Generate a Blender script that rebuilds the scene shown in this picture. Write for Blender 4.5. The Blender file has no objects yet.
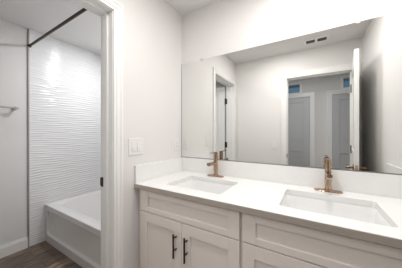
import bpy, bmesh, math
from mathutils import Vector, Matrix

SC = bpy.context.scene
COL = SC.collection

# ------------------------------------------------------------------ camera, world, exposure
cam_data = bpy.data.cameras.new('camera')
cam_data.sensor_width = 36.0
cam_data.lens = 184.537 * 36.0 / 402.0
cam_data.shift_y = -0.00085
cam_data.clip_start = 0.01
cam = bpy.data.objects.new('camera', cam_data)
COL.objects.link(cam)
cam.location = (1.1102, -1.4651, 1.2675)
cam.rotation_euler = (math.radians(90), 0, math.radians(31.2038))
SC.camera = cam

world = bpy.data.worlds.new('daylight')
world.use_nodes = True
SC.world = world
world.node_tree.nodes['Background'].inputs['Color'].default_value = (0.55, 0.70, 0.95, 1)
world.node_tree.nodes['Background'].inputs['Strength'].default_value = 0.6

SC.view_settings.view_transform = 'Standard'
SC.view_settings.look = 'None'
SC.view_settings.gamma = 1.0
SC.view_settings.use_curve_mapping = False
SC.view_settings.exposure = 0.1

LAMP_BATH = 7.6       # each unseen ceiling lamp of the vanity room (W)
LAMP_TUB = 11.5
FILL_HALL = 10.0  # power of the added hall lamp
WARM = (1.0, 0.985, 0.965)
TUBC = (0.97, 0.98, 1.0)
COOL = (0.95, 0.975, 1.0)

# ------------------------------------------------------------------ dimensions
H = 2.44               # ceiling
XR = 1.626             # right wall
YB = -1.4985           # back wall, bathroom face
TW = 0.13              # wall thickness
XF = -1.611            # far wall of the tub room
YA = 0.21              # wall behind the tub
OY0, OY1 = -0.739, -1.43   # doorway to the tub room
OX0, OX1 = 0.787, 1.53     # doorway to the hall
OH = 2.066             # door opening height
HC = 0.9067            # counter top
YH = -3.08             # hall wall with the doors
XH = 3.0               # hall end


# ------------------------------------------------------------------ materials
def mat(name, color, rough=0.5, metal=0.0, coat=0.0, spec=0.5):
    m = bpy.data.materials.new(name)
    m.use_nodes = True
    b = m.node_tree.nodes['Principled BSDF']
    b.inputs['Base Color'].default_value = (*color, 1)
    b.inputs['Roughness'].default_value = rough
    b.inputs['Metallic'].default_value = metal
    b.inputs['Coat Weight'].default_value = coat
    b.inputs['Specular IOR Level'].default_value = spec
    return m


def bsdf(m):
    return m.node_tree.nodes['Principled BSDF']


def add_noise_bump(m, scale, strength, dist=0.002, detail=3):
    nt = m.node_tree
    tc = nt.nodes.new('ShaderNodeTexCoord')
    n = nt.nodes.new('ShaderNodeTexNoise')
    n.inputs['Scale'].default_value = scale
    n.inputs['Detail'].default_value = detail
    bp = nt.nodes.new('ShaderNodeBump')
    bp.inputs['Strength'].default_value = strength
    bp.inputs['Distance'].default_value = dist
    nt.links.new(tc.outputs['Object'], n.inputs['Vector'])
    nt.links.new(n.outputs['Fac'], bp.inputs['Height'])
    nt.links.new(bp.outputs['Normal'], bsdf(m).inputs['Normal'])
    return n


def add_mottle(m, c1, c2, scale, lo=0.35, hi=0.65, stretch=(1, 1, 1)):
    nt = m.node_tree
    tc = nt.nodes.new('ShaderNodeTexCoord')
    mp = nt.nodes.new('ShaderNodeMapping')
    mp.inputs['Scale'].default_value = stretch
    n = nt.nodes.new('ShaderNodeTexNoise')
    n.inputs['Scale'].default_value = scale
    n.inputs['Detail'].default_value = 5
    r = nt.nodes.new('ShaderNodeValToRGB')
    r.color_ramp.elements[0].position = lo
    r.color_ramp.elements[1].position = hi
    r.color_ramp.elements[0].color = (*c1, 1)
    r.color_ramp.elements[1].color = (*c2, 1)
    nt.links.new(tc.outputs['Object'], mp.inputs['Vector'])
    nt.links.new(mp.outputs['Vector'], n.inputs['Vector'])
    nt.links.new(n.outputs['Fac'], r.inputs['Fac'])
    nt.links.new(r.outputs['Color'], bsdf(m).inputs['Base Color'])


M_WALL = mat('wall_paint', (0.81, 0.79, 0.775), 0.85, spec=0.2)
add_noise_bump(M_WALL, 160, 0.10, 0.001)
M_CEIL = mat('ceiling_paint', (0.82, 0.81, 0.795), 0.9, spec=0.2)
add_noise_bump(M_CEIL, 120, 0.15, 0.001)
M_HALLWALL = M_WALL
M_TRIM = mat('trim_paint', (0.90, 0.89, 0.875), 0.32)
M_DOOR = mat('door_paint', (0.83, 0.82, 0.80), 0.38)
M_TILE = mat('wave_tile', (0.84, 0.84, 0.845), 0.16, spec=0.4)
M_TILETRIM = mat('tile_edge_metal', (0.36, 0.33, 0.315), 0.45, 0.3)
M_TUB = mat('tub_acrylic', (0.84, 0.825, 0.81), 0.12, coat=0.3)
M_QUARTZ = mat('quartz', (0.88, 0.875, 0.865), 0.18)
add_mottle(M_QUARTZ, (0.868, 0.86, 0.85), (0.88, 0.875, 0.867), 30)
M_PORC = mat('porcelain', (0.88, 0.88, 0.875), 0.10, coat=0.4)
M_CAB = mat('cabinet_paint', (0.90, 0.83, 0.775), 0.38)
M_EDGE_SHADE = mat('quartz_edge_shade', (0.46, 0.40, 0.35), 0.4)  # taupe stands in for shade on the white quartz edge
M_CABIN = mat('cabinet_box_wood', (0.42, 0.29, 0.17), 0.6)
M_BRONZE = mat('dark_bronze', (0.075, 0.055, 0.042), 0.35, 0.85)
M_GOLD = mat('champagne_bronze', (0.43, 0.305, 0.215), 0.16, 1.0)
M_LEVER = mat('aged_bronze', (0.26, 0.18, 0.125), 0.25, 1.0)
M_HALLDOOR = mat('grey_door_paint', (0.56, 0.565, 0.575), 0.4)
M_CHROME = mat('brushed_nickel', (0.62, 0.61, 0.59), 0.22, 1.0)
M_MIRROR = mat('mirror_silver', (0.85, 0.855, 0.84), 0.0, 1.0)
M_MIRROREDGE = mat('mirror_edge', (0.22, 0.24, 0.23), 0.3, 0.3)
M_CHANNEL = mat('mirror_channel', (0.30, 0.29, 0.28), 0.35, 0.9)
M_CLIP = mat('clip_plastic', (0.62, 0.61, 0.60), 0.3)
M_PLATE = mat('switch_plastic', (0.84, 0.825, 0.81), 0.35)
M_SLOT = mat('outlet_slot', (0.05, 0.05, 0.05), 0.6)
M_VENT = mat('vent_enamel', (0.90, 0.89, 0.88), 0.45)
M_DARK = mat('duct_dark', (0.045, 0.043, 0.04), 0.8)

M_LAMP = bpy.data.materials.new('lamp_diffuser')
M_LAMP.use_nodes = True
bsdf(M_LAMP).inputs['Base Color'].default_value = (0.9, 0.9, 0.9, 1)
bsdf(M_LAMP).inputs['Emission Color'].default_value = (1.0, 0.96, 0.90, 1)
bsdf(M_LAMP).inputs['Emission Strength'].default_value = 3.0

M_SKYPANE = mat('daylit_blue_pane', (0.13, 0.19, 0.25), 0.08)
bsdf(M_SKYPANE).inputs['Emission Color'].default_value = (0.14, 0.28, 0.40, 1)
bsdf(M_SKYPANE).inputs['Emission Strength'].default_value = 0.35

# wood plank floor, boards running along Y
M_FLOOR = mat('wood_plank', (0.2, 0.15, 0.12), 0.42)
nt = M_FLOOR.node_tree
tc = nt.nodes.new('ShaderNodeTexCoord')
mp = nt.nodes.new('ShaderNodeMapping')
mp.inputs['Rotation'].default_value = (0, 0, math.radians(90))
br = nt.nodes.new('ShaderNodeTexBrick')
br.offset = 0.37
br.inputs['Color1'].default_value = (0.29, 0.225, 0.175, 1)
br.inputs['Color2'].default_value = (0.11, 0.083, 0.066, 1)
br.inputs['Mortar'].default_value = (0.035, 0.025, 0.02, 1)
br.inputs['Scale'].default_value = 1.0
br.inputs['Mortar Size'].default_value = 0.0018
br.inputs['Bias'].default_value = -0.1
br.inputs['Brick Width'].default_value = 1.15
br.inputs['Row Height'].default_value = 0.15
gm = nt.nodes.new('ShaderNodeMapping')
gm.inputs['Scale'].default_value = (9, 1.1, 1)
gn = nt.nodes.new('ShaderNodeTexNoise')
gn.inputs['Scale'].default_value = 5
gn.inputs['Detail'].default_value = 6
gr = nt.nodes.new('ShaderNodeValToRGB')
gr.color_ramp.elements[0].position = 0.36
gr.color_ramp.elements[0].color = (0.42, 0.40, 0.38, 1)
gr.color_ramp.elements[1].position = 0.62
gr.color_ramp.elements[1].color = (1.25, 1.22, 1.18, 1)
mx = nt.nodes.new('ShaderNodeMix')
mx.data_type = 'RGBA'
mx.blend_type = 'MULTIPLY'
mx.inputs['Factor'].default_value = 1.0
nt.links.new(tc.outputs['Object'], mp.inputs['Vector'])
nt.links.new(mp.outputs['Vector'], br.inputs['Vector'])
nt.links.new(tc.outputs['Object'], gm.inputs['Vector'])
nt.links.new(gm.outputs['Vector'], gn.inputs['Vector'])
nt.links.new(gn.outputs['Fac'], gr.inputs['Fac'])
nt.links.new(br.outputs['Color'], mx.inputs['A'])
nt.links.new(gr.outputs['Color'], mx.inputs['B'])
nt.links.new(mx.outputs['Result'], bsdf(M_FLOOR).inputs['Base Color'])


# ------------------------------------------------------------------ mesh helpers
class MB:
    """collects shapes (given in world coordinates) and links them as ONE mesh object"""

    def __init__(self):
        self.bm = bmesh.new()

    def box(self, x0, x1, y0, y1, z0, z1):
        x0, x1 = min(x0, x1), max(x0, x1)
        y0, y1 = min(y0, y1), max(y0, y1)
        z0, z1 = min(z0, z1), max(z0, z1)
        v = [self.bm.verts.new(p) for p in
             ((x0, y0, z0), (x1, y0, z0), (x1, y1, z0), (x0, y1, z0),
              (x0, y0, z1), (x1, y0, z1), (x1, y1, z1), (x0, y1, z1))]
        for f in ((0, 3, 2, 1), (4, 5, 6, 7), (0, 1, 5, 4), (1, 2, 6, 5), (2, 3, 7, 6), (3, 0, 4, 7)):
            self.bm.faces.new([v[i] for i in f])
        return self

    def cyl(self, p0, p1, r0, r1=None, n=24, caps=True):
        r1 = r0 if r1 is None else r1
        p0, p1 = Vector(p0), Vector(p1)
        ax = (p1 - p0).normalized()
        a = Vector((0, 0, 1)) if abs(ax.z) < 0.9 else Vector((1, 0, 0))
        u = ax.cross(a).normalized()
        w = ax.cross(u).normalized()
        ra, rb = [], []
        for i in range(n):
            t = 2 * math.pi * i / n
            d = u * math.cos(t) + w * math.sin(t)
            ra.append(self.bm.verts.new(p0 + d * r0))
            rb.append(self.bm.verts.new(p1 + d * r1))
        for i in range(n):
            j = (i + 1) % n
            self.bm.faces.new((ra[i], ra[j], rb[j], rb[i]))
        if caps:
            self.bm.faces.new(ra[::-1])
            self.bm.faces.new(rb)
        return self

    def loft(self, rings, cap_first=False, cap_last=False):
        rv = [[self.bm.verts.new(p) for p in r] for r in rings]
        n = len(rings[0])
        for a, b in zip(rv[:-1], rv[1:]):
            for i in range(n):
                j = (i + 1) % n
                self.bm.faces.new((a[i], a[j], b[j], b[i]))
        if cap_first:
            self.bm.faces.new(rv[0][::-1])
        if cap_last:
            self.bm.faces.new(rv[-1])
        return self

    def polyface(self, outer, holes=()):
        """flat face with holes"""
        edges = []
        for loop in (outer, *holes):
            vs = [self.bm.verts.new(p) for p in loop]
            for i in range(len(vs)):
                edges.append(self.bm.edges.new((vs[i], vs[(i + 1) % len(vs)])))
        r = bmesh.ops.triangle_fill(self.bm, use_beauty=True, use_dissolve=False, edges=edges)
        return [g for g in r['geom'] if isinstance(g, bmesh.types.BMFace)]

    def build(self, name, material, parent=None, loc=None, bevel=0.0, seg=2, smooth=False, weld=False):
        bm = self.bm
        if weld:
            bmesh.ops.remove_doubles(bm, verts=bm.verts, dist=1e-5)
        bmesh.ops.recalc_face_normals(bm, faces=bm.faces)
        o_loc = Vector(loc) if loc is not None else Vector((0, 0, 0))
        wl = world_loc(parent) if parent else o_loc
        if parent is not None and loc is not None:
            wl = o_loc
        bmesh.ops.translate(bm, verts=bm.verts, vec=-wl)
        me = bpy.data.meshes.new(name)
        bm.to_mesh(me)
        bm.free()
        me.materials.append(material)
        o = bpy.data.objects.new(name, me)
        COL.objects.link(o)
        if parent is not None:
            o.parent = parent
            o.location = wl - world_loc(parent)
        else:
            o.location = wl
        if smooth:
            for p in me.polygons:
                p.use_smooth = True
            try:
                me.set_sharp_from_angle(angle=math.radians(38))
            except Exception:
                pass
        if bevel > 0:
            b = o.modifiers.new('edge', 'BEVEL')
            b.width = bevel
            b.segments = seg
            b.limit_method = 'ANGLE'
            b.angle_limit = math.radians(40)
        return o


def world_loc(o):
    v = Vector((0, 0, 0))
    while o is not None:
        v += o.location
        o = o.parent
    return v


def tag(o, label, cat, group=None, kind=None):
    o['label'] = label
    o['category'] = cat
    if group:
        o['group'] = group
    if kind:
        o['kind'] = kind
    return o


def thing(name, label, cat, loc, group=None, kind=None):
    o = bpy.data.objects.new(name, None)
    o.empty_display_size = 0.05
    COL.objects.link(o)
    o.location = loc
    return tag(o, label, cat, group, kind)


def struct(o, label=None, cat=None):
    o['kind'] = 'structure'
    if label:
        o['label'] = label
        o['category'] = cat
    return o


def rrect(cx, cy, hx, hy, r, z, n=6):
    pts = []
    for (sx, sy, a0) in ((1, 1, 0), (-1, 1, 90), (-1, -1, 180), (1, -1, 270)):
        for i in range(n + 1):
            a = math.radians(a0 + 90 * i / n)
            pts.append((cx + sx * (hx - r) + r * math.cos(a), cy + sy * (hy - r) + r * math.sin(a), z))
    return pts


def copy_tree(o, parent=None):
    c = o.copy()
    COL.objects.link(c)
    if parent is not None:
        c.parent = parent
    for ch in list(o.children):
        copy_tree(ch, c)
    return c


# ------------------------------------------------------------------ room shell
struct(MB().box(XF - 0.12, XH + 0.12, YH - 0.12, YA + 0.12, -0.12, 0).build('floor', M_FLOOR),
       'brown wood plank floor beside the bathtub', 'floor')
struct(MB().box(XF - 0.12, XH + 0.12, YH - 0.12, YA + 0.12, H, H + 0.12).build('ceiling', M_CEIL),
       'flat white ceiling over the vanity and tub rooms', 'ceiling')

struct(MB().box(0, XR, 0, YA + 0.12, 0, H).build('wall_mirror', M_WALL),
       'white wall behind the mirror and vanity', 'wall')
struct(MB().box(XR, XR + 0.12, YB - 0.12, YA + 0.12, 0, H).build('wall_right', M_WALL),
       'white side wall at the right end of the vanity', 'wall')
w = MB().box(-TW, 0, OY0 + 0.019, YA + 0.12, 0, H).box(-TW, 0, YH - 0.12, OY1 - 0.019, 0, H).box(-TW, 0, OY1 - 0.019, OY0 + 0.019, OH + 0.019, H)
struct(w.build('wall_left', M_WALL), 'white wall with the light switch and tub room doorway', 'wall')
w = MB().box(0, OX0 - 0.02, YB - 0.12, YB, 0, H).box(OX1 + 0.02, XR, YB - 0.12, YB, 0, H) \
    .box(OX0 - 0.02, OX1 + 0.02, YB - 0.12, YB, OH + 0.02, H)
struct(w.build('wall_back', M_WALL), 'wall with the hall doorway seen in the mirror', 'wall')
struct(MB().box(XF - 0.12, XF, -2.35, YA + 0.12, 0, H).build('wall_far', M_WALL),
       'grey painted far wall of the tub room', 'wall')
struct(MB().box(XF, -TW, YA, YA + 0.12, 0, H).build('wall_alcove', M_WALL))
struct(MB().box(XF - 0.12, -TW, -2.47, -2.35, 0, H).build('wall_bath_south', M_WALL))
W1 = (0.60, 0.898, 2.127, 2.368)     # hall transom windows (x0, x1, z0, z1)
W2 = (1.591, 1.89, 2.133, 2.380)
w = MB()
w.box(0, XH, YH - 0.12, YH, 0, 2.125).box(0, XH, YH - 0.12, YH, 2.385, H)
w.box(0, W1[0], YH - 0.12, YH, 2.125, 2.385).box(W1[1], W2[0], YH - 0.12, YH, 2.125, 2.385)
w.box(W2[1], XH, YH - 0.12, YH, 2.125, 2.385)
struct(w.build('wall_hall', M_HALLWALL), 'grey hall wall with two panel doors seen through the doorway', 'wall')
struct(MB().box(XH, XH + 0.12, YH - 0.12, YB, 0, H).build('wall_hall_end', M_HALLWALL))
struct(MB().box(XR + 0.12, XH, YB - 0.12, YB, 0, H).build('wall_hall_side', M_HALLWALL))

# ---- wave tile surround (real relief)
def wave(u, z):
    ph = 2 * math.pi * (z / 0.027 + 0.16 * math.sin(u * 9.0 + 2.2 * math.sin(z * 5.3)) + 0.45 * math.sin(u * 3.1 + z * 6.5)
                        + 0.13 * math.sin(u * 21 + z * 13))
    s = 0.5 + 0.5 * math.sin(ph)
    row = math.floor(ph / (2 * math.pi) + 0.25)
    amp = 0.35 + 0.75 * (0.5 + 0.5 * math.sin(u * 15.0 + row * 2.4 + 1.5 * math.sin(row * 1.7)))
    return 0.0038 * amp * (s ** 1.3)


YT = -0.695
bm = bmesh.new()
NU, NV = 46, 500
g = []
for i in range(NU + 1):
    y = YT + (YA - 0.012 - YT) * i / NU
    g.append([bm.verts.new((XF + 0.008 + wave(y, H * j / NV), y, H * j / NV)) for j in range(NV + 1)])
for i in range(NU):
    for j in range(NV):
        bm.faces.new((g[i][j], g[i + 1][j], g[i + 1][j + 1], g[i][j + 1]))
me = bpy.data.meshes.new('wall_tile_far')
for f in bm.faces:
    f.smooth = True
bm.to_mesh(me)
bm.free()
me.materials.append(M_TILE)
o = bpy.data.objects.new('wall_tile_far', me)
COL.objects.link(o)
struct(o, 'white wavy relief tile at the far end of the bathtub', 'wall tile')
bm = bmesh.new()
NU2 = 60
g = []
for i in range(NU2 + 1):
    x = XF + 0.008 + (-TW - XF - 0.008) * i / NU2
    g.append([bm.verts.new((x, YA - 0.008 - wave(x + 3.3, H * j / 250), H * j / 250)) for j in range(251)])
for i in range(NU2):
    for j in range(250):
        bm.faces.new((g[i][j], g[i + 1][j], g[i + 1][j + 1], g[i][j + 1]))
me = bpy.data.meshes.new('wall_tile_alcove')
for f in bm.faces:
    f.smooth = True
bm.to_mesh(me)
bm.free()
me.materials.append(M_TILE)
o = bpy.data.objects.new('wall_tile_alcove', me)
COL.objects.link(o)
struct(o, 'white wavy relief tile along the long side of the bathtub', 'wall tile')
struct(MB().box(XF, XF + 0.013, YT - 0.013, YT, 0.0, H).build('trim_1', M_TILETRIM, bevel=0.001),
       'dark vertical metal strip edging the wave tile', 'trim')

# ---- tub room baseboard, stepped profile
b = MB()
b.box(XF, XF + 0.014, -2.35, YT - 0.013, 0, 0.100).box(XF, XF + 0.0105, -2.35, YT - 0.013, 0.100, 0.112) \
 .box(XF, XF + 0.007, -2.35, YT - 0.013, 0.112, 0.122)
struct(b.build('baseboard_far', M_TRIM, bevel=0.0015), 'white baseboard along the grey tub room wall', 'baseboard')
b = MB().box(0, 0.014, -0.672, -0.552, 0, 0.10).box(0, 0.008, -0.672, -0.552, 0.10, 0.122)
struct(b.build('baseboard_left', M_TRIM, bevel=0.0015), 'white baseboard between the door casing and the vanity', 'baseboard')

# ---- doorway to the tub room: jamb, stop and stepped casing
CW = 0.065
b = MB()
b.box(-TW, 0, OY0, OY0 + 0.018, 0, OH + 0.018)
b.box(-TW, 0, OY1 - 0.018, OY1, 0, OH + 0.018)
b.box(-TW, 0, OY1, OY0, OH, OH + 0.018)
b.box(-0.085, -0.045, OY0 - 0.011, OY0, 0, OH)
b.box(-0.085, -0.045, OY1, OY1 + 0.011, 0, OH)
b.box(-0.085, -0.045, OY1, OY0, OH - 0.011, OH)
for sx in (1, -1):
    for (a, bb, t) in ((0.004, 0.022, 0.011), (0.022, 0.050, 0.0145), (0.050, CW, 0.019)):
        x0, x1 = (0, t) if sx > 0 else (-TW - t, -TW)
        b.box(x0, x1, OY0 + a, OY0 + bb, 0, OH + bb)
        b.box(x0, x1, OY1 - bb, OY1 - a, 0, OH + bb)
        b.box(x0, x1, OY1 - a, OY0 + a, OH + a, OH + bb)
j = struct(b.build('trim_2', M_TRIM, bevel=0.0012), 'white casing and jamb of the tub room doorway', 'door frame')
s = MB()
s.box(-0.128, -0.100, OY0 - 0.0035, OY0, 0.908, 0.972).box(-0.136, -0.126, OY0 - 0.003, OY0 + 0.004, 0.915, 0.965)
s = s.build('strike_plate', M_BRONZE, parent=j, bevel=0.001)
s['label'] = 'dark bronze strike plate on the white jamb'

# ---- doorway to the hall
b = MB()
Y0, Y1 = YB - 0.12, YB
b.box(OX0 - 0.018, OX0, Y0, Y1, 0, OH + 0.018).box(OX1, OX1 + 0.018, Y0, Y1, 0, OH + 0.018)
b.box(OX0, OX1, Y0, Y1, OH, OH + 0.018)
b.box(OX0, OX0 + 0.011, Y0 + 0.04, Y0 + 0.08, 0, OH).box(OX1 - 0.011, OX1, Y0 + 0.04, Y0 + 0.08, 0, OH)
b.box(OX0, OX1, Y0 + 0.04, Y0 + 0.08, OH - 0.011, OH)
for sy in (1, -1):
    for (a, bb, t) in ((0.004, 0.024, 0.011), (0.024, 0.055, 0.0145), (0.055, 0.078, 0.019)):
        y0, y1 = (Y1, Y1 + t) if sy > 0 else (Y0 - t, Y0)
        b.box(OX0 - bb, OX0 - a, y0, y1, 0, OH + bb)
        b.box(OX1 + a, OX1 + bb, y0, y1, 0, OH + bb)
        b.box(OX0 - a, OX1 + a, y0, y1, OH + a, OH + bb)
j = struct(b.build('trim_3', M_TRIM, bevel=0.0012), 'white casing and jamb of the hall doorway in the mirror', 'door frame')
s = MB().box(OX0, OX0 + 0.003, Y1 - 0.034, Y1 - 0.004, 0.915, 0.975).box(OX0 - 0.003, OX0 + 0.002, Y1 - 0.006, Y1 + 0.006, 0.925, 0.965)
s = s.build('strike_plate', M_BRONZE, parent=j, bevel=0.001)
s['label'] = 'dark bronze strike plate on the white jamb'


# ------------------------------------------------------------------ doors
def leaf(width, height, th, panels):
    """leaf in local coordinates: x 0..width, y 0..-th (faces at 0 and -th), z; recessed moulded panels on both faces"""
    m = MB()
    xs = (0.115, width - 0.115)
    m.box(0, xs[0], -th, 0, 0, height).box(xs[1], width, -th, 0, 0, height)
    z = 0
    for (p0, p1) in panels:
        m.box(xs[0], xs[1], -th, 0, z, p0)
        m.box(xs[0], xs[1], -th + 0.015, -0.015, p0, p1)          # sunken field
        m.box(xs[0] + 0.034, xs[1] - 0.034, -th + 0.007, -0.007, p0 + 0.034, p1 - 0.034)   # raised centre
        z = p1
    m.box(xs[0], xs[1], -th, 0, z, height)
    return m


def place_leaf(m, name, loc, angle):
    bmesh.ops.rotate(m.bm, verts=m.bm.verts, cent=(0, 0, 0), matrix=Matrix.Rotation(angle, 3, 'Z'))
    bmesh.ops.translate(m.bm, verts=m.bm.verts, vec=Vector(loc))
    return m


PAN = ((0.20, 0.87), (1.075, 1.925))


def rot_parts(m, loc, angle):
    return place_leaf(m, None, loc, angle)


def lever_mb(x, y_face, sgn, z, toward):
    m = MB()
    m.cyl((x, y_face, z), (x, y_face + sgn * 0.009, z), 0.031)
    m.cyl((x, y_face + sgn * 0.008, z), (x, y_face + sgn * 0.055, z), 0.011)
    m.box(x - 0.012, x + toward * 0.115, y_face + sgn * 0.046, y_face + sgn * 0.060, z - 0.010, z + 0.010)
    return m


def hinge_mb(x, y, z):
    m = MB()
    m.cyl((x, y, z - 0.05), (x, y, z + 0.05), 0.0075, n=12)
    m.box(x, x + 0.030, y - 0.002, y + 0.0005, z - 0.05, z + 0.05)
    return m


# bathroom entry door, hinged on the right jamb and swung into the room
LW = OX1 - OX0 - 0.006
hl = (OX1 - 0.006, YB + 0.004, 0.012)
ANG = math.radians(96.5)
d = struct(place_leaf(leaf(LW, 2.045, 0.036, PAN), '', hl, ANG).build('door_1', M_DOOR, loc=hl, bevel=0.002),
           'open white panel door with bronze levers in the mirror', 'door')
for (yf, sg) in ((0, 1), (-0.036, -1)):
    rot_parts(lever_mb(LW - 0.06, yf, sg, 0.93, -1), hl, ANG).build('lever_handle', M_LEVER, parent=d, bevel=0.002, smooth=True)
for z in (0.22, 1.06, 1.82):
    rot_parts(hinge_mb(-0.004, 0.004, z), hl, ANG).build('hinge', M_BRONZE, parent=d, smooth=True)
rot_parts(MB().box(LW - 0.0005, LW + 0.0015, -0.030, -0.006, 0.90, 0.96), hl, ANG).build('latch_plate', M_GOLD, parent=d)

# tub room door, swung open into the tub room
LW2 = OY0 - OY1 - 0.006
hl2 = (-TW - 0.036, OY1 + 0.002, 0.012)
ANG2 = math.radians(180)
d = struct(place_leaf(leaf(LW2, 2.045, 0.036, PAN), '', (hl2[0], hl2[1] - 0.036, hl2[2]), ANG2).build('door_2', M_DOOR, loc=hl2, bevel=0.002),
           'white tub room door standing open behind its doorway in the mirror', 'door')
for z in (0.32, 1.08, 1.81):
    m = MB()
    m.cyl((-TW - 0.021, OY1 + 0.009, z - 0.05), (-TW - 0.021, OY1 + 0.009, z + 0.05), 0.0075, n=12)
    m.box(-TW - 0.020, -TW + 0.010, OY1, OY1 + 0.002, z - 0.045, z + 0.045)
    m.build('hinge', M_BRONZE, parent=d, smooth=True)

# closed hall doors with casings
def hall_door(name, x0, x1, label):
    loc = (x0, YH, 0)
    m = leaf(x1 - x0, 2.03, 0.036, PAN)
    bmesh.ops.translate(m.bm, verts=m.bm.verts, vec=Vector((x0, YH + 0.040, 0.01)))
    o = struct(m.build(name, M_HALLDOOR, loc=loc, bevel=0.002), label, 'door')
    c = MB()
    for (a, bb, t) in ((0.003, 0.03, 0.044), (0.03, 0.06, 0.048), (0.06, 0.085, 0.053)):
        c.box(x0 - bb, x0 - a, YH, YH + t, 0, 2.045 + bb).box(x1 + a, x1 + bb, YH, YH + t, 0, 2.045 + bb)
        c.box(x0 - a, x1 + a, YH, YH + t, 2.045 + a, 2.045 + bb)
    c.build('door_casing', M_TRIM, parent=o, bevel=0.0015)
    return o


hall_door('door_3', 0.33, 1.06, 'closed grey hall door nearest the doorway jamb, reflected in the mirror')
hall_door('door_4', 1.445, 2.175, 'closed grey hall door beside the open bathroom door, reflected in the mirror')


def hall_window(name, W, label):
    x0, x1, z0, z1 = W
    f = MB()
    for (a, b2, c, e) in ((x0 - 0.012, x0 + 0.03, z0 - 0.012, z1 + 0.012), (x1 - 0.03, x1 + 0.012, z0 - 0.012, z1 + 0.012), (x0 + 0.03, x1 - 0.03, z0 - 0.012, z0 + 0.03), (x0 + 0.03, x1 - 0.03, z1 - 0.03, z1 + 0.012)):
        f.box(a, b2, YH - 0.10, YH + 0.022, c, e)
    o = struct(f.build(name, M_TRIM, loc=(x0, YH, z0), bevel=0.0015), label, 'window')
    MB().box(x0 + 0.028, x1 - 0.028, YH - 0.05, YH - 0.042, z0 + 0.028, z1 - 0.028).build('pane', M_SKYPANE, parent=o)
    bl = MB()
    for k in range(3):
        zz = z1 - 0.045 - k * 0.018
        bl.box(x0 + 0.03, x1 - 0.03, YH - 0.04, YH - 0.028, zz, zz + 0.006)
    bl.build('blind', M_DARK, parent=o)
    return o


hall_window('window_1', W1, 'small high blue window above the hall door by the jamb')
hall_window('window_2', W2, 'small high blue window beside the open door edge')


# ------------------------------------------------------------------ ceiling lamps (unseen; left sink and hall ones added for light) and vent
def ceiling_light(x, y, r, power, color, label):
    t = thing('ceiling_light', label, 'ceiling light', (x, y, H))
    m = MB()
    n = 40
    rings = []
    for (rr, zz) in ((r + 0.028, H), (r + 0.026, H - 0.010), (r + 0.004, H - 0.014), (r, H - 0.008)):
        rings.append([(x + rr * math.cos(2 * math.pi * i / n), y + rr * math.sin(2 * math.pi * i / n), zz) for i in range(n)])
    m.loft(rings)
    m.build('trim_ring', M_VENT, parent=t, smooth=True)
    MB().cyl((x, y, H), (x, y, H - 0.008), r, n=40).build('diffuser', M_LAMP, parent=t)
    ld = bpy.data.lights.new('lamp', 'AREA')
    ld.shape = 'DISK'
    ld.size = 2 * r
    ld.energy = power
    ld.color = color
    lo = bpy.data.objects.new('lamp', ld)
    COL.objects.link(lo)
    lo.parent = t
    lo.location = (0, 0, -0.016)
    return t


ceiling_light(0.72, -0.92, 0.09, LAMP_BATH * 1.12, WARM, 'added unseen ceiling light in front of the left sink')  # added lamp, brightens the room and cabinet fronts
ceiling_light(1.17, -0.41, 0.11, LAMP_BATH * 0.95, WARM, 'round flush ceiling light over the right sink')
ceiling_light(-0.82, -0.17, 0.075, LAMP_TUB, TUBC, 'small round ceiling light over the bathtub')
ceiling_light(1.05, -1.92, 0.10, FILL_HALL, COOL, 'added unseen ceiling light in the hall')  # added lamp, lights the hall and, through the doorway, the cabinets

VX0, VX1, VY0, VY1 = 1.015, 1.278, -1.335, -1.205
t = thing('ceiling_vent', 'white ceiling air vent with two dark louvred openings in the mirror', 'vent', (0.5 * (VX0 + VX1), 0.5 * (VY0 + VY1), H))
m = MB()
zt, zb = H, H - 0.010
xm = 0.5 * (VX0 + VX1)
m.box(VX0, VX1, VY0, VY0 + 0.018, zb, zt).box(VX0, VX1, VY1 - 0.018, VY1, zb, zt)
for (a, bb) in ((VX0, VX0 + 0.022), (xm - 0.013, xm + 0.013), (VX1 - 0.022, VX1)):
    m.box(a, bb, VY0 + 0.018, VY1 - 0.018, zb, zt)
m.build('frame', M_VENT, parent=t, bevel=0.002)
for (a, bb) in ((VX0 + 0.022, xm - 0.013), (xm + 0.013, VX1 - 0.022)):
    MB().box(a, bb, VY0 + 0.018, VY1 - 0.018, zt - 0.002, zt).build('duct_opening', M_DARK, parent=t)
    l = MB()
    for k in range(4):
        yy = VY0 + 0.032 + k * 0.0195
        l.box(a, bb, yy, yy + 0.003, zb + 0.001, zt - 0.002)
    l.build('louver', mat('vent_louver', (0.16, 0.155, 0.15), 0.5), parent=t)

# ------------------------------------------------------------------ bathtub
TZ = 0.434
TX0, TX1, TY0, TY1 = XF + 0.013, -TW - 0.004, -0.556, YA - 0.014
t = thing('bathtub', 'white alcove bathtub with recessed apron in front of wave tile', 'bathtub', (0.5 * (TX0 + TX1), 0.5 * (TY0 + TY1), 0))
cx, cy = 0.5 * (TX0 + TX1), 0.5 * (TY0 + TY1) + 0.012
hx, hy = 0.5 * (TX1 - TX0) - 0.075, 0.5 * (TY1 - TY0) - 0.085
m = MB()
rim = [(TX0, TY0, TZ), (TX1, TY0, TZ), (TX1, TY1, TZ), (TX0, TY1, TZ)]
hole = rrect(cx, cy, hx, hy, 0.16, TZ, 8)
m.polyface(rim, [hole])
rings = [hole]
for (dx, dz) in ((0.006, -0.004), (0.012, -0.014), (0.020, -0.05), (0.045, -0.20), (0.065, -0.29), (0.085, -0.325), (0.13, -0.34)):
    sl = 0.30 * max(0.0, -dz - 0.014)          # lounging slope at the far end
    rings.append(rrect(cx + sl, cy, hx - dx - sl, hy - dx, max(0.05, 0.16 - dx * 0.3), TZ + dz, 8))
m.loft(rings, cap_last=True)
m.build('basin', M_TUB, parent=t, weld=True, smooth=True)
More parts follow.
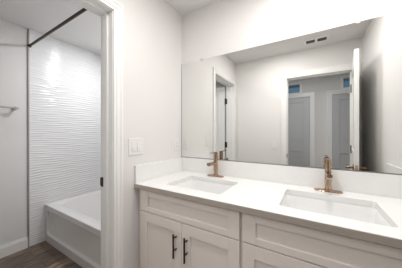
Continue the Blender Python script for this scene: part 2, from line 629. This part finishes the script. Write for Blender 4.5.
# apron with a rounded sunken panel
m = MB()
ax0, ax1, az0, az1 = TX0, TX1, 0.0, TZ - 0.03
yo, yi = TY0 + 0.004, TY0 + 0.028


def apr(hx_, hz_, r, y):
    c0, c1 = 0.5 * (ax0 + ax1), 0.5 * (0.085 + 0.375)
    return [(p[0], y, p[1]) for p in rrect(c0, c1, hx_, hz_, r, 0, 8)]


hxp, hzp = 0.5 * (ax1 - ax0) - 0.035, 0.145
out = [(ax0, yo, az0), (ax1, yo, az0), (ax1, yo, az1), (ax0, yo, az1)]
a1 = apr(hxp, hzp, 0.05, yo)
m.polyface(out, [a1])
m.loft([a1, apr(hxp - 0.006, hzp - 0.010, 0.045, yi - 0.004), apr(hxp - 0.012, hzp - 0.018, 0.04, yi)], cap_last=True)
m.build('apron', M_TUB, parent=t, weld=True, smooth=True)
m = MB()
m.box(TX0, TX1, TY0, TY0 + 0.03, TZ - 0.032, TZ - 0.0005)
m.build('rim_edge', M_TUB, parent=t, bevel=0.008, seg=3)
m = MB().cyl((TX1 - 0.32, cy, TZ - 0.3395), (TX1 - 0.32, cy, TZ - 0.335), 0.03)
m.build('drain', M_CHROME, parent=t, smooth=True)
m = MB().cyl((TX0 + 0.135, cy, TZ - 0.11), (TX0 + 0.150, cy, TZ - 0.113), 0.034)

# shower curtain rod
RY, RZ = -0.6925, 2.251
t = thing('curtain_rod', 'dark bronze shower curtain rod above the bathtub', 'curtain rod', (XF, RY, RZ))
MB().cyl((XF + 0.016, RY, RZ), (-TW - 0.001, RY, RZ), 0.0125).build('rod', M_BRONZE, parent=t, smooth=True)
MB().cyl((XF + 0.0005, RY, RZ), (XF + 0.022, RY, RZ), 0.020, 0.017).build('flange', M_BRONZE, parent=t, smooth=True)
MB().cyl((-TW - 0.0005, RY, RZ), (-TW - 0.02, RY, RZ), 0.020, 0.017).build('flange', M_BRONZE, parent=t, smooth=True)

# towel bar
BZ = 1.537
t = thing('towel_bar', 'brushed nickel towel bar on the grey tub room wall', 'towel bar', (XF, -1.10, BZ))
MB().cyl((XF + 0.062, -0.800, BZ), (XF + 0.062, -1.42, BZ), 0.0085).build('bar', M_CHROME, parent=t, smooth=True)
for y in (-0.812, -1.408):
    m = MB().cyl((XF, y, BZ), (XF + 0.010, y, BZ), 0.024, 0.022).cyl((XF + 0.009, y, BZ), (XF + 0.052, y, BZ), 0.013, 0.011)
    m.cyl((XF + 0.062, y - 0.015, BZ), (XF + 0.062, y + 0.015, BZ), 0.0145)
    m.build('post', M_CHROME, parent=t, smooth=True)

# ------------------------------------------------------------------ vanity cabinets
YF = -0.550      # front of the drawer fronts
ZC = HC - 0.033  # underside of the counter


def shaker(m, x0, x1, z0, z1, st, rl, th=0.020, inset=0.011):
    y0, y1 = YF, YF + th
    m.box(x0, x0 + st, y0, y1, z0, z1).box(x1 - st, x1, y0, y1, z0, z1)
    m.box(x0 + st, x1 - st, y0, y1, z0, z0 + rl).box(x0 + st, x1 - st, y0, y1, z1 - rl, z1)
    m.box(x0 + st, x1 - st, y0 + inset, y1, z0 + rl, z1 - rl)
    return m


def pull(x, z0, z1, parent):
    yb = YF - 0.030
    m = MB().cyl((x, yb, z0), (x, yb, z1), 0.006, n=16)
    for f in (0.17, 0.70):
        z = z0 + (z1 - z0) * (1 - f)
        m.cyl((x, YF, z), (x, yb, z), 0.0048, n=12)
    o = m.build('handle', M_BRONZE, parent=parent, smooth=True)
    o['label'] = 'dark bronze bar pull'
    return o


def vanity(x0, x1, fx0, fx1, label):
    t = thing('vanity_cabinet', label, 'cabinet', (0.5 * (x0 + x1), -0.27, 0), 'vanity cabinets under the white counter')
    b = MB()
    yb = YF + 0.020
    b.box(x0, x0 + 0.018, yb, -0.005, 0.0, ZC).box(x1 - 0.018, x1, yb, -0.005, 0.0, ZC)
    b.box(x0 + 0.018, x1 - 0.018, yb, -0.005, 0.10, 0.118)
    b.box(x0 + 0.018, x1 - 0.018, -0.011, -0.005, 0.118, ZC)
    b.build('carcass', M_CAB, parent=t)
    f = MB()
    f.box(x0 + 0.018, x0 + 0.04, yb + 0.0004, yb + 0.019, 0.10, ZC).box(x1 - 0.04, x1 - 0.018, yb + 0.0004, yb + 0.019, 0.10, ZC)
    f.box(x0 + 0.04, x1 - 0.04, yb + 0.0004, yb + 0.019, 0.70, 0.735).box(x0 + 0.04, x1 - 0.04, yb + 0.0004, yb + 0.019, ZC - 0.03, ZC)
    ff = f.build('face_frame', M_CABIN, parent=t)
    MB().box(x0 + 0.02, x1 - 0.02, YF + 0.075, YF + 0.09, 0, 0.10).build('toe_kick', M_CAB, parent=t)
    shaker(MB(), fx0, fx1, 0.7175, 0.862, 0.068, 0.036).build('drawer_front', M_CAB, parent=t, bevel=0.0015)
    xm_ = 0.5 * (fx0 + fx1)
    for (a, bb, hxx) in ((fx0, xm_ - 0.002, xm_ - 0.042), (xm_ + 0.002, fx1, xm_ + 0.042)):
        dd = shaker(MB(), a, bb, 0.105, 0.712, 0.062, 0.066).build('door', M_CAB, parent=t, bevel=0.0015)
        pull(hxx, 0.498, 0.645, dd)
    return t


t = vanity(0.030, 0.794, 0.045, 0.7865, 'white shaker vanity cabinet with two bronze door pulls under the left sink')
MB().box(0.004, 0.030, YF + 0.022, YF + 0.040, 0.10, ZC).build('filler_strip', M_CAB, parent=t)
t = vanity(0.7945, 1.590, 0.802, 1.582, 'white shaker vanity cabinet under the right sink, at the picture edge')
MB().box(1.590, XR - 0.002, YF + 0.022, YF + 0.040, 0.10, ZC).build('filler_strip', M_CAB, parent=t)

# ------------------------------------------------------------------ countertop with two cut-outs and splashes
SINKS = (0.425, 1.179)
SY, SHX, SHY = -0.308, 0.216, 0.163
t = thing('vanity_countertop', 'white quartz countertop with splashes across both vanity cabinets', 'countertop', (0.8, -0.285, ZC))
m = MB()
outer = [(0.002, -0.5704, ZC), (XR - 0.002, -0.5704, ZC), (XR - 0.002, -0.001, ZC), (0.002, -0.001, ZC)]
holes = [rrect(x, SY, SHX, SHY, 0.022, ZC) for x in SINKS]
fs = m.polyface(outer, holes)
r = bmesh.ops.extrude_face_region(m.bm, geom=fs)
bmesh.ops.translate(m.bm, verts=[v for v in r['geom'] if isinstance(v, bmesh.types.BMVert)], vec=(0, 0, HC - ZC))
m.build('slab', M_QUARTZ, parent=t, bevel=0.001)
e_ = MB().box(0.002, XR - 0.002, -0.5716, -0.5702, ZC, HC - 0.003).build('front_edge_shade', M_EDGE_SHADE, parent=t)  # thin strip with the edge's shade painted into its colour
e_['label'] = 'front edge of the countertop, taupe for the shade painted on it'
ZS = 1.0355
MB().box(0.002, XR - 0.002, -0.014, -0.001, HC, ZS).build('backsplash', M_QUARTZ, parent=t, bevel=0.0015)
MB().box(0.001, 0.020, -0.5704, -0.0142, HC, ZS).build('side_splash', M_QUARTZ, parent=t, bevel=0.0015)
MB().box(XR - 0.020, XR - 0.001, -0.5704, -0.0142, HC, ZS).build('side_splash', M_QUARTZ, parent=t, bevel=0.0015)


# ------------------------------------------------------------------ sinks
def sink(x, label):
    t = thing('undermount_sink', label, 'sink', (x, SY, ZC - 0.15), 'white undermount sinks in the counter')
    m = MB()
    z = ZC - 0.0005
    rings = [rrect(x, SY, SHX + 0.02, SHY + 0.02, 0.03, z - 0.010), rrect(x, SY, SHX + 0.02, SHY + 0.02, 0.03, z), rrect(x, SY, SHX + 0.003, SHY + 0.003, 0.024, z)]
    for (d, dz) in ((0.004, -0.012), (0.010, -0.05), (0.022, -0.105), (0.032, -0.125), (0.050, -0.137), (0.075, -0.1405)):
        rings.append(rrect(x, SY, SHX - d, SHY - d, 0.03 + d * 0.5, z + dz))
    rings.append(rrect(x, SY, 0.03, 0.03, 0.0295, z - 0.146))
    m.loft(rings, cap_last=True)
    m.build('basin', M_PORC, parent=t, smooth=True)
    MB().cyl((x, SY, z - 0.1465), (x, SY, z - 0.1435), 0.022).build('drain', M_GOLD, parent=t, smooth=True)
    return t


sink(SINKS[0], 'white rectangular undermount sink nearest the light switch wall')
sink(SINKS[1], 'white rectangular undermount sink by the cabinet at the picture edge')


# ------------------------------------------------------------------ faucets
def faucet(x, label):
    y, z = -0.062, HC + 0.0004
    t = thing('faucet', label, 'faucet', (x, y, z), 'bronze faucets behind the sinks')
    m = MB()
    m.loft([rrect(x, y, 0.076, 0.027, 0.0265, z), rrect(x, y, 0.076, 0.027, 0.0265, z + 0.004), rrect(x, y, 0.073, 0.024, 0.0235, z + 0.006)], True, True)
    m.build('deck_plate', M_GOLD, parent=t, smooth=True)
    m = MB().cyl((x, y, z + 0.004), (x, y, z + 0.014), 0.024, 0.022, 32).cyl((x, y, z + 0.012), (x, y, z + 0.172), 0.0178, None, 32)
    m.build('body', M_GOLD, parent=t, smooth=True)
    m = MB()
    # broad flat spout, rising slightly to its tip
    sec = []
    for (yy, zc, hw, hh) in ((y - 0.006, z + 0.112, 0.0148, 0.0125), (y - 0.060, z + 0.114, 0.0148, 0.012), (y - 0.122, z + 0.117, 0.0148, 0.0115), (y - 0.131, z + 0.117, 0.0148, 0.0105)):
        sec.append([(x + sx * hw, yy, zc + sz * hh) for (sx, sz) in ((-1, -1), (1, -1), (1, 1), (-1, 1))])
    m.loft(sec, True, True)
    sp = m.build('spout', M_GOLD, parent=t, bevel=0.003)
    MB().cyl((x, y - 0.118, z + 0.1055), (x, y - 0.118, z + 0.101), 0.010).build('aerator', M_CHROME, parent=sp, smooth=True)
    m = MB().cyl((x, y, z + 0.1725), (x, y, z + 0.198), 0.0178, 0.0172, 32)
    m.build('handle_cap', M_GOLD, parent=t, smooth=True)
    m = MB()
    sec = []
    for (yy, zc, hw, hh) in ((y + 0.014, z + 0.2015, 0.010, 0.0035), (y - 0.02, z + 0.2015, 0.010, 0.0035), (y - 0.098, z + 0.2045, 0.009, 0.003)):
        sec.append([(x + sx * hw, yy, zc + sz * hh) for (sx, sz) in ((-1, -1), (1, -1), (1, 1), (-1, 1))])
    m.loft(sec, True, True)
    m.build('lever', M_GOLD, parent=t, bevel=0.0015)
    return t


faucet(0.405, 'bronze faucet behind the sink nearest the light switch wall')
faucet(1.192, 'bronze faucet facing the viewer in front of the reflected hall doorway')

# ------------------------------------------------------------------ mirror
MX0, MX1, MZ0, MZ1 = 0.004, 1.600, 1.0390, 1.9495
t = thing('vanity_mirror', 'large frameless mirror on the wall above the counter', 'mirror', (0.8, 0, MZ0))
MB().box(MX0, MX1, -0.0062, -0.0042, MZ0, MZ1).build('glass', M_MIRROR, parent=t)
MB().box(MX0 - 0.0015, MX1 + 0.0015, -0.0041, -0.0005, MZ0 - 0.0015, MZ1 + 0.001).build('backing', M_MIRROREDGE, parent=t)
MB().box(MX0 - 0.002, MX1 + 0.002, -0.0095, -0.0065, MZ0 - 0.003, MZ0 + 0.004).build('bottom_channel', M_CHANNEL, parent=t)
MB().box(MX0 - 0.003, MX0 + 0.0005, -0.0075, -0.0042, MZ0, MZ1).build('edge_strip', M_MIRROREDGE, parent=t)
for x in (0.231, 1.347):
    m = MB().box(x - 0.010, x + 0.010, -0.0095, -0.0065, MZ1 - 0.010, MZ1 + 0.012).box(x - 0.010, x + 0.010, -0.0065, -0.0005, MZ1 + 0.002, MZ1 + 0.012)
    m.build('mirror_clip', M_CLIP, parent=t, bevel=0.001)


# ------------------------------------------------------------------ switches and outlet
def switch_plate(axis, pos, c, w, z, gangs, label):
    """wall plate; axis 'x' on a wall facing +X, 'y' on a wall facing +Y"""
    hw, hh = w / 2, 0.061
    loc = (pos, c, z) if axis == 'x' else (c, pos, z)
    t = thing('light_switch', label, 'light switch', loc)

    def bx(m, a0, a1, d0, d1, z0, z1):
        if axis == 'x':
            m.box(pos + d0, pos + d1, a0, a1, z0, z1)
        else:
            m.box(a0, a1, pos + d0, pos + d1, z0, z1)
        return m
    bx(MB(), c - hw, c + hw, 0.0, 0.006, z - hh, z + hh).build('plate', M_PLATE, parent=t, bevel=0.0025)
    for k in range(gangs):
        cc = c + (k - (gangs - 1) / 2) * 0.046
        m = MB()
        bx(m, cc - 0.0165, cc + 0.0165, 0.006, 0.0085, z - 0.033, z + 0.033)
        bx(m, cc - 0.0145, cc + 0.0145, 0.0085, 0.012, z - 0.031, z - 0.002)
        m.build('rocker', M_PLATE, parent=t, bevel=0.001)
    return t


switch_plate('x', 0.0, -0.556, 0.130, 1.173, 2, 'white double rocker light switch beside the tub room doorway')
switch_plate('y', YB, 0.612, 0.076, 1.09, 1, 'small white light switch left of the reflected hall doorway')

t = thing('wall_outlet', 'white wall outlet in the corner beside the mirror', 'outlet', (0, -0.080, 1.165))
MB().box(0, 0.005, -0.117, -0.043, 1.165 - 0.058, 1.165 + 0.058).build('plate', M_PLATE, parent=t, bevel=0.002)
m = MB().box(0.005, 0.0075, -0.0965, -0.0635, 1.165 - 0.033, 1.165 + 0.033)
m.build('receptacle', M_PLATE, parent=t, bevel=0.001)
for zc in (1.149, 1.181):
    for yy in (-0.086, -0.074):
        MB().box(0.0075, 0.0078, yy - 0.001, yy + 0.001, zc - 0.004, zc + 0.004).build('slot', M_SLOT, parent=t)
